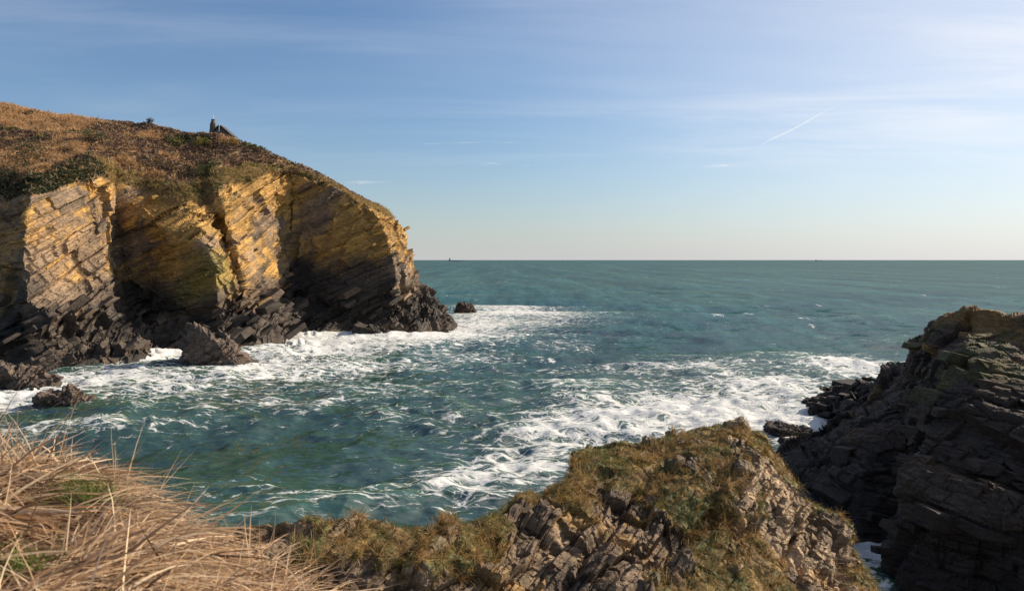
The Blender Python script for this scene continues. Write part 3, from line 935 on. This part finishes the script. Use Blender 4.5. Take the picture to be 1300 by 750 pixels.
def hill_cover():
    r_ = np.random.default_rng(55)
    ok = inframe(HP, 90) & (HVEG > .5) & (HPR < 7.15) & (HP[..., 1] < 205)
    p, i, j = grid_pick(HP, ok, 30000, r_)
    pr = HPR[i, j]
    px, py = pix(p)
    t = np.clip((pr - 5) / 2.0, 0, 1)                      # 0 at the cliff edge, 1 on the skyline
    tt = t + .16 * fbm(p / 9, 551, 3)
    heath = np.array([.15, .095, .068]); heath2 = np.array([.21, .13, .085])
    orange = np.array([.54, .34, .17]); straw = np.array([.36, .27, .11]); green = np.array([.095, .11, .03]); dark = np.array([.045, .05, .022])
    n = len(p)
    left = 1 - sstep(px + 40 * fbm(p / 14, 552, 3), 70, 175)
    kind = np.zeros(n, int)                                # 0 heath 1 orange bracken 2 straw 3 green 4 dark
    kind[(left > .5) & ((tt > .80) | ((tt > .32) & (tt < .62)))] = 1
    kind[(left <= .5) & (tt < .30)] = 2
    kind[(left > .5) & (tt < .26)] = 4
    g = fbm(p / 5, 553, 3)
    kind[(g > .62) & (kind == 0)] = 3
    kind[(g > .35) & (kind == 2) & (r_.random(n) < .7)] = 3
    kind[(g < -.62) & (kind == 0)] = 1
    mixr = r_.random(n)
    kind[(mixr < .08)] = 1
    kind[(mixr > .95)] = 4
    pal = np.stack([heath, orange, straw, green, dark])
    col = pal[kind]
    col = np.where((kind == 0)[:, None] & (r_.random(n) < .5)[:, None], heath2, col)
    col = col * (.75 + .5 * r_.random((n, 1)))
    hm = np.isin(kind, (0, 3, 4))
    size = np.where(kind == 0, .55, .6) * r_.uniform(.6, 1.3, n)
    V, Fc, C = clump_tris(p[hm], size[hm], 7, col[hm], 56)
    o = mesh_np('heath_scrub', V, Fc, M_LEAF, col=C)
    tag(o, 'brown and olive heath scrub covering the headland top', 'scrub', kind='stuff')
    gm = ~hm
    q, cg = np.repeat(p[gm], 9, 0), np.repeat(col[gm], 9, 0)
    q = q + r_.normal(0, .28, q.shape) * [1, 1, .1]
    dr = r_.normal(0, .45, q.shape) + np.array([.35, -.3, .8])
    nb = len(q)
    V, Fc, C = blade_mesh(q, dr, r_.uniform(.5, 1.15, nb), r_.uniform(.05, .11, nb), r_.uniform(.4, 1.5, nb), cg * r_.uniform(.65, 1.3, (nb, 1)), 2, 57)
    o = mesh_np('bracken_and_grass', V, Fc, M_GRASS, col=C)
    tag(o, 'orange dead bracken and straw grass on the headland slope', 'grass', kind='stuff')


hill_cover()


def bush(px, py, d, rx, rz, colr, label, seed, n=260):
    base = None
    # stand the bush on the hill surface nearest that direction and distance
    q = W(px, py, d)
    k = np.argmin(((HP - q) ** 2).sum(-1)); i, j = np.unravel_index(k, HPR.shape)
    base = HP[i, j]
    e = bpy.data.objects.new('gorse_bush', None); e.location = base; link(e)
    tag(e, label, 'bush', 'bushes on the headland')
    r_ = np.random.default_rng(seed)
    lob = r_.normal(0, 1, (9, 3)); lob /= np.linalg.norm(lob, axis=1)[:, None]
    lob = lob * [rx * .6, rx * .6, rz * .45] + [0, 0, rz * .6]
    pts = lob[r_.integers(9, size=n)] + r_.normal(0, 1, (n, 3)) * [rx * .22, rx * .22, rz * .2]
    pts[:, 2] = np.maximum(pts[:, 2], .05)
    c = np.array(colr)[None] * r_.uniform(.6, 1.4, (n, 1))
    V, Fc, C = clump_tris(pts, np.full(n, .22), 5, c, seed + 1, 1.0)
    mesh_np('foliage', V, Fc, M_LEAF, e, col=C)
    sp = []
    for k in range(7):
        a = r_.uniform(0, 6.28); L = rz * r_.uniform(.6, .9)
        sp.append((np.array([0, 0, -.2]), np.array([math.cos(a) * rx * .5, math.sin(a) * rx * .5, L])))
    VV, FF, CC = [], [], []
    for k, (a, b) in enumerate(sp):
        ring = []
        for t, rr in ((0, .07), (.5, .05), (1, .015)):
            c0_ = a + (b - a) * t
            for s in range(5):
                ring.append(c0_ + rr * np.array([math.cos(s * 1.2566), math.sin(s * 1.2566), 0]))
        o_ = len(VV) * 15
        VV.append(np.array(ring))
        for t in range(2):
            for s in range(5):
                FF.append([o_ + t * 5 + s, o_ + t * 5 + (s + 1) % 5, o_ + t * 5 + 5 + (s + 1) % 5, o_ + t * 5 + 5 + s])
    VV = np.concatenate(VV)
    mesh_np('stem', VV, np.array(FF), M_LEAF, e, col=np.tile([.07, .05, .035], (len(VV), 1)))


bush(191, 161, 175, .85, 1.2, (.05, .04, .028), 'small dark bush standing up on the bare skyline of the headland', 700)
bush(262, 228, 158, 2.5, 2.4, (.075, .088, .026), 'large dark green bush at the cliff edge above the gully', 710, 700)
bush(262, 190, 168, 2.2, 1.3, (.17, .15, .03), 'yellow green gorse bush on the slope below the stone chimney', 720, 420)
bush(296, 186, 169, 1.6, 1.1, (.28, .17, .04), 'small orange yellow bush below the hut roof', 730, 300)
bush(40, 222, 142, 4.4, 3.6, (.05, .052, .024), 'broad dark bush beside the ochre buttress on the grassy slope', 740, 800)
bush(8, 236, 134, 3.8, 3.4, (.04, .042, .02), 'blackish green bush hanging over the shaded cliff notch', 750, 700)
bush(120, 180, 158, 2.6, 1.7, (.085, .09, .03), 'low olive bush in the orange bracken', 760, 360)
bush(215, 182, 168, 2.0, 1.1, (.11, .105, .04), 'low greenish bush near the skyline among brown heath', 770, 300)

# ------------------------------------------------------------------ turf and tufts on the near ridge
def ridge_cover():
    r_ = np.random.default_rng(65)
    vis = inframe(KP, 40) & (KPR > 1.0) & (KPR < 5.0)
    p, i, j = grid_pick(KP, vis * KVEG, 9000, r_)
    m = 7
    q = np.repeat(p, m, 0) + r_.normal(0, .045, (len(p) * m, 3)) * [1, 1, .2]
    n = len(q)
    pal = np.array([[.36, .22, .075], [.22, .15, .05], [.14, .135, .04], [.42, .28, .11], [.20, .115, .05]])
    g = fbm(p / .9, 651, 3)
    top = 1 - sstep(KPR[i, j], 1.9, 2.4)
    kk = np.where(g > .1, np.where(r_.random(len(p)) < .6, 2, 1), r_.choice(5, len(p), p=[.35, .25, .1, .15, .15]))
    kk = np.where((top > .5) & (r_.random(len(p)) < .55), 2, kk)
    col = np.repeat(pal[kk], m, 0) * r_.uniform(.6, 1.3, (n, 1))
    L = np.repeat(np.where(top > .5, .09, .2) * r_.uniform(.6, 1.4, len(p)), m) * r_.uniform(.6, 1.3, n)
    dr = r_.normal(0, .5, (n, 3)) + np.array([.15, -.2, .9])
    V, Fc, C = blade_mesh(q, dr, L, r_.uniform(.008, .02, n), r_.uniform(.3, 1.6, n), col, 2, 66)
    # bigger tufts standing in the crevices and along the turf edge
    edge = vis * sstep(KVEG, .02, .2) * (1 - sstep(KVEG, .8, 1.0)) * sstep(fbm(KP / 1.3, 655, 3), -.2, .5)
    p2, i2, j2 = grid_pick(KP, edge, 620, r_)
    m2 = 24
    q2 = np.repeat(p2, m2, 0) + r_.normal(0, .035, (len(p2) * m2, 3)) * [1, 1, .2]
    n2 = len(q2)
    c2 = np.repeat(np.array([[.46, .31, .13], [.34, .20, .075], [.22, .15, .055], [.13, .13, .04]])[r_.choice(4, len(p2), p=[.35, .3, .2, .15])], m2, 0) * r_.uniform(.6, 1.3, (n2, 1))
    d2 = r_.normal(0, .42, (n2, 3)) + np.array([.2, -.25, .9])
    two = blade_mesh(q2, d2, np.repeat(r_.uniform(.16, .42, len(p2)), m2) * r_.uniform(.6, 1.2, n2), r_.uniform(.008, .018, n2), r_.uniform(.5, 1.9, n2), c2, 3, 67)
    V, Fc, C = merge([(V, Fc, C), two])
    o = mesh_np('ridge_turf', V, Fc, M_GRASS, col=C)
    tag(o, 'short brown and olive turf growing on the near rock ridge', 'turf', kind='stuff')


ridge_cover()

# ------------------------------------------------------------------ foreground straw
def foreground():
    r_ = np.random.default_rng(75)
    ok = (BPR > 1.55) & (BPR < 4.6) & (pix(BP)[0] > -420) & (pix(BP)[0] < 405)
    px_all, py_all = pix(BP)
    parts = []
    straw = np.array([[.64, .46, .29], [.54, .37, .22], [.74, .57, .38], [.36, .23, .14], [.22, .13, .08], [.56, .33, .17]])
    # matted thatch
    p, i, j = grid_pick(BP, ok, 15500, r_)
    n = len(p)
    th_ = 2.2 * fbm(p / .22, 751, 2)
    dr = np.stack([np.cos(th_), np.sin(th_), th_ * 0], -1) + r_.normal(0, .45, (n, 3)) * [1, 1, .4] + np.array([.35, 0, .22])
    col = straw[r_.choice(6, n, p=[.22, .18, .18, .16, .18, .08])] * r_.uniform(.55, 1.2, (n, 1))
    parts.append(blade_mesh(p + [0, 0, .012], dr, r_.uniform(.10, .36, n), r_.uniform(.0022, .0105, n) , r_.uniform(.2, 1.0, n), col, 4, 76))
    # standing blades, arching to the right over the edge
    p, i, j = grid_pick(BP, ok, 2300, r_, sstep(fbm(BP / .2, 752, 3), -.1, .6))
    n = len(p)
    dr = r_.normal(0, .38, (n, 3)) + np.array([.28, .05, .8])
    col = straw[r_.choice(6, n, p=[.3, .2, .3, .08, .04, .08])] * r_.uniform(.7, 1.2, (n, 1))
    parts.append(blade_mesh(p, dr, r_.uniform(.08, .22, n), r_.uniform(.004, .008, n), r_.uniform(.3, 1.6, n), col, 4, 77))
    # long stalks on the edge
    edge = ok & (BPR > 1.75) & (BPR < 2.5)
    p, i, j = grid_pick(BP, edge, 230, r_, sstep(fbm(BP / .18, 753, 3), -.1, .5))
    n = len(p)
    dr = r_.normal(0, .30, (n, 3)) + np.array([.12, 0, 1])
    col = straw[r_.choice(6, n, p=[.3, .15, .3, .05, .1, .1])] * r_.uniform(.8, 1.15, (n, 1))
    parts.append(blade_mesh(p, dr, r_.uniform(.16, .36, n), r_.uniform(.004, .007, n), r_.uniform(.1, .9, n), col, 4, 78))
    V, Fc, C = merge(parts)
    o = mesh_np('straw_grass', V, Fc, M_GRASS, col=C)
    tag(o, 'long dead straw grass matted over the foreground bank', 'grass', kind='stuff')
    # green patch
    cg = W(112, 655, 2.72)
    wgt = np.exp(-(((BP - cg) * [1, .8, 0]) ** 2).sum(-1) / (.085 ** 2))
    cg2 = W(5, 735, 2.1)
    wgt = wgt + .5 * np.exp(-(((BP - cg2) * [1, .8, 0]) ** 2).sum(-1) / (.06 ** 2))
    p, i, j = grid_pick(BP, ok, 900, r_, wgt)
    n = len(p)
    dr = r_.normal(0, .55, (n, 3)) + np.array([.1, -.1, .8])
    gr = np.array([[.12, .17, .035], [.18, .20, .05], [.09, .13, .03]])
    V, Fc, C = blade_mesh(p + [0, 0, .02], dr, r_.uniform(.05, .12, n), r_.uniform(.003, .005, n), r_.uniform(.3, 1.4, n), gr[r_.integers(3, size=n)] * r_.uniform(.7, 1.3, (n, 1)), 4, 79)
    o = mesh_np('green_grass', V, Fc, M_GRASS, col=C)
    tag(o, 'patch of fresh green grass among the foreground straw', 'grass', kind='stuff')


foreground()

# ------------------------------------------------------------------ the lookout hut on the skyline
def box(x0, x1, y0, y1, z0, z1):
    V = np.array([[x, y, z] for x in (x0, x1) for y in (y0, y1) for z in (z0, z1)], float)
    Fc = np.array([[0, 1, 3, 2], [4, 6, 7, 5], [0, 4, 5, 1], [2, 3, 7, 6], [0, 2, 6, 4], [1, 5, 7, 3]])
    return V, Fc


def boxes(name, lst, mat, parent=None):
    V, Fc = [], []
    for k, b in enumerate(lst):
        v, f = box(*b); V.append(v); Fc.append(f + 8 * k)
    return mesh_np(name, np.concatenate(V), np.concatenate(Fc), mat, parent)


def build_hut():
    m_stone = plain_mat('dark_rubble_stone', (.10, .08, .065), .85, .45, 3.0)
    m_slate = plain_mat('slate_roof', (.06, .058, .06), .6, .3, 4.0)
    m_white = plain_mat('white_paint', (.75, .75, .72), .5, .06, 3.0)
    d = 176.0
    k = d / F
    e = bpy.data.objects.new('lookout_hut', None)
    q = W(281, 178, d) + np.array([0, 0, .5]); e.location = q; link(e)
    tag(e, 'small dark stone lookout hut with slate roof and tall chimney on the headland skyline', 'hut')
    # local metres: 1 px = 0.17 m; gable apex at px 279, row 162; right eave at px 294, row 176
    ax, az = (279 - 281) * k, (178 - 162) * k
    rx, rz = (294.5 - 281) * k, (178 - 175.5) * k
    lx, lz = (272.5 - 281) * k, (178 - 167.5) * k
    # walls with a gable end towards the camera
    y0, y1 = 0.0, 3.4
    V = []
    for y in (y0 + .12, y1):
        V += [[lx + .25, y, -2.2], [rx - .35, y, -2.2], [rx - .35, y, rz - .05], [ax, y, az - .12], [lx + .25, y, lz - .05]]
    Fc5 = [[0, 1, 2, 3, 4], [9, 8, 7, 6, 5]]
    me = bpy.data.meshes.new('wall')
    me.from_pydata([tuple(v) for v in V], [], Fc5 + [[i, i + 5, (i + 1) % 5 + 5, (i + 1) % 5] for i in range(5)])
    me.materials.append(m_stone); link(bpy.data.objects.new('wall', me), e)
    # two roof slopes with thickness
    def slope(a, b):
        n = np.array([-(b[1] - a[1]), 0, b[0] - a[0]], float); n /= np.linalg.norm(n); n = n if n[2] > 0 else -n
        q_ = [np.array([a[0], 0, a[1]]), np.array([b[0], 0, b[1]])]
        vs_ = []
        for y in (y0 - .25, y1 + .25):
            for p in q_:
                vs_ += [p + [0, y, 0], p + n * .16 + [0, y, 0]]
        f = [[0, 1, 3, 2], [4, 6, 7, 5], [0, 4, 5, 1], [2, 3, 7, 6], [0, 2, 6, 4], [1, 5, 7, 3]]
        return np.array(vs_), np.array(f)
    for a, b in (((ax - .02, az), (rx, rz)), ((lx, lz), (ax - .03, az - .01))):
        v, f = slope(a, b)
        mesh_np('roof', v, f, m_slate, e)
    boxes('gable_post', [(ax - .08, ax + .10, -.42, -.28, az - 1.5, az + .12)], m_white, e)
    # chimney: tapering rubble stack with set-backs, white pole on top
    cxp = (268 - 281) * k
    zs = [(-2.4, .78, .78), (1.6, .74, .74), (2.1, .68, .68), (3.3, .62, .60), (3.6, .44, .46), (4.0, .37, .38), (4.12, .40, .42), (4.24, .40, .42), (4.24, .30, .30), (4.3, .1, .1)]
    r_ = np.random.default_rng(81)
    V = []; nseg = 12
    for z, a, b in zs:
        for s in range(nseg):
            an = 2 * math.pi * s / nseg + .39
            sq = 1 / max(abs(math.cos(an)), abs(math.sin(an))) ** .6
            V.append([cxp + math.cos(an) * a * sq * r_.uniform(.94, 1.05), 1.2 + math.sin(an) * b * sq * r_.uniform(.94, 1.05), z + r_.normal(0, .03)])
    Fq = []
    for t in range(len(zs) - 1):
        for s in range(nseg):
            Fq.append([t * nseg + s, t * nseg + (s + 1) % nseg, (t + 1) * nseg + (s + 1) % nseg, (t + 1) * nseg + s])
    ch = mesh_np('chimney', np.array(V), np.array(Fq), m_stone, e)
    Vp = []
    for z, rr in ((4.15, .07), (5.0, .06), (5.25, .05), (5.26, .0)):
        for s in range(8):
            Vp.append([cxp + .06 + rr * math.cos(s * math.pi / 4), 1.2 + rr * math.sin(s * math.pi / 4), z])
    Fp = [[t * 8 + s, t * 8 + (s + 1) % 8, t * 8 + 8 + (s + 1) % 8, t * 8 + 8 + s] for t in range(3) for s in range(8)]
    mesh_np('pole', np.array(Vp), np.array(Fp), m_white, ch)


build_hut()

# ------------------------------------------------------------------ ships on the horizon
def ship(px, L, d, label, seed):
    m_h = plain_mat('ship_hull_hazed', (.30, .31, .34), .6, .1, .05)  # hull colour lightened to carry the haze of distance
    m_w = plain_mat('ship_white', (.40, .41, .43), .6, .1, .05)
    e = bpy.data.objects.new('cargo_ship', None); e.location = ((px - CX) / F * d, d, 0); link(e)
    tag(e, label, 'ship', 'ships on the horizon')
    h = L * .045; b = L * .07
    V = []
    for z, k in ((-2, .94), (h, 1.0)):
        for x, y in ((-.5, -.8), (-.5, .8), (.36, 1), (.5, 0), (.36, -1)):
            V.append([x * L * k, y * b, z])
    F_ = [[0, 4, 3, 2, 1], [5, 6, 7, 8, 9]] + [[i, i + 5, (i + 1) % 5 + 5, (i + 1) % 5][::-1] for i in range(5)]
    me = bpy.data.meshes.new('hull'); me.from_pydata([tuple(v) for v in V], [], F_); me.materials.append(m_h)
    link(bpy.data.objects.new('hull', me), e)
    boxes('superstructure', [(-.47 * L, -.36 * L, -b * .7, b * .7, h, h * 3.0), (-.46 * L, -.38 * L, -b * .85, b * .85, h * 3.0, h * 3.5)], m_w, e)
    boxes('funnel', [(-.44 * L, -.41 * L, -b * .2, b * .2, h * 3.5, h * 4.6)], m_h, e)
    boxes('mast', [(.30 * L, .306 * L, -.6, .6, h, h * 2.6)], m_w, e)
    boxes('hatch', [(x * L, (x + .1) * L, -b * .6, b * .6, h, h * 1.4) for x in (-.3, -.16, -.02, .12)], m_h, e)


ship(580, 200, 9500, 'hazy grey cargo ship on the horizon close to the headland point', 1)
ship(1040, 120, 12500, 'tiny pale ship on the open horizon over the empty sea', 2)

# ------------------------------------------------------------------ vapour trail high in the sky
def contrail():
    m, t = new_mat('ice_vapour')
    at = t.new('ShaderNodeAttribute', attribute_name='dens')
    g = t.new('ShaderNodeNewGeometry')
    n = t.noise(g.outputs['Position'], .004, 4)
    a = t.math('MULTIPLY', at.outputs['Fac'], t.math('ADD', .35, n))
    df = t.new('ShaderNodeBsdfDiffuse', i_Color=rgb(.95, .95, .95))
    tl = t.new('ShaderNodeBsdfTranslucent', i_Color=rgb(.95, .95, .95))
    mx = t.new('ShaderNodeMixShader', i_0=.5, i_1=df.outputs[0], i_2=tl.outputs[0])
    tr = t.new('ShaderNodeBsdfTransparent')
    mm = t.new('ShaderNodeMixShader', i_0=a, i_1=tr.outputs[0], i_2=mx.outputs[0])
    t.new('ShaderNodeOutputMaterial', i_Surface=mm.outputs[0])
    alt = 8500.0 - H
    A = W(963, 186, alt * F / (HY - 186)); B = W(1064, 134, alt * F / (HY - 134))
    ns, nr = 60, 10
    ax = (B - A) / np.linalg.norm(B - A)
    u = np.cross(ax, [0, 0, 1]); u /= np.linalg.norm(u); v = np.cross(u, ax)
    V, dens = [], []
    for s in range(ns):
        tt = s / (ns - 1)
        rr = (30 + 55 * math.sin(math.pi * min(1, tt * 1.0)) ** .6) * (1 + .25 * math.sin(tt * 43) * math.sin(tt * 17))
        c = A + (B - A) * tt + v * 40 * math.sin(tt * 9)
        for k in range(nr):
            an = 2 * math.pi * k / nr
            V.append(c + rr * (u * math.cos(an) + v * math.sin(an)))
            dens.append(.17 * math.sin(math.pi * tt) ** .5 * (1 - .35 * tt))
    Fq = [[s * nr + k, s * nr + (k + 1) % nr, (s + 1) * nr + (k + 1) % nr, (s + 1) * nr + k] for s in range(ns - 1) for k in range(nr)]
    o = mesh_np('contrail', np.array(V), np.array(Fq), m, attrs={'dens': np.array(dens)}, smooth=True)
    o.visible_shadow = True
    tag(o, 'short white aircraft vapour trail slanting across the blue sky', 'contrail')


contrail()
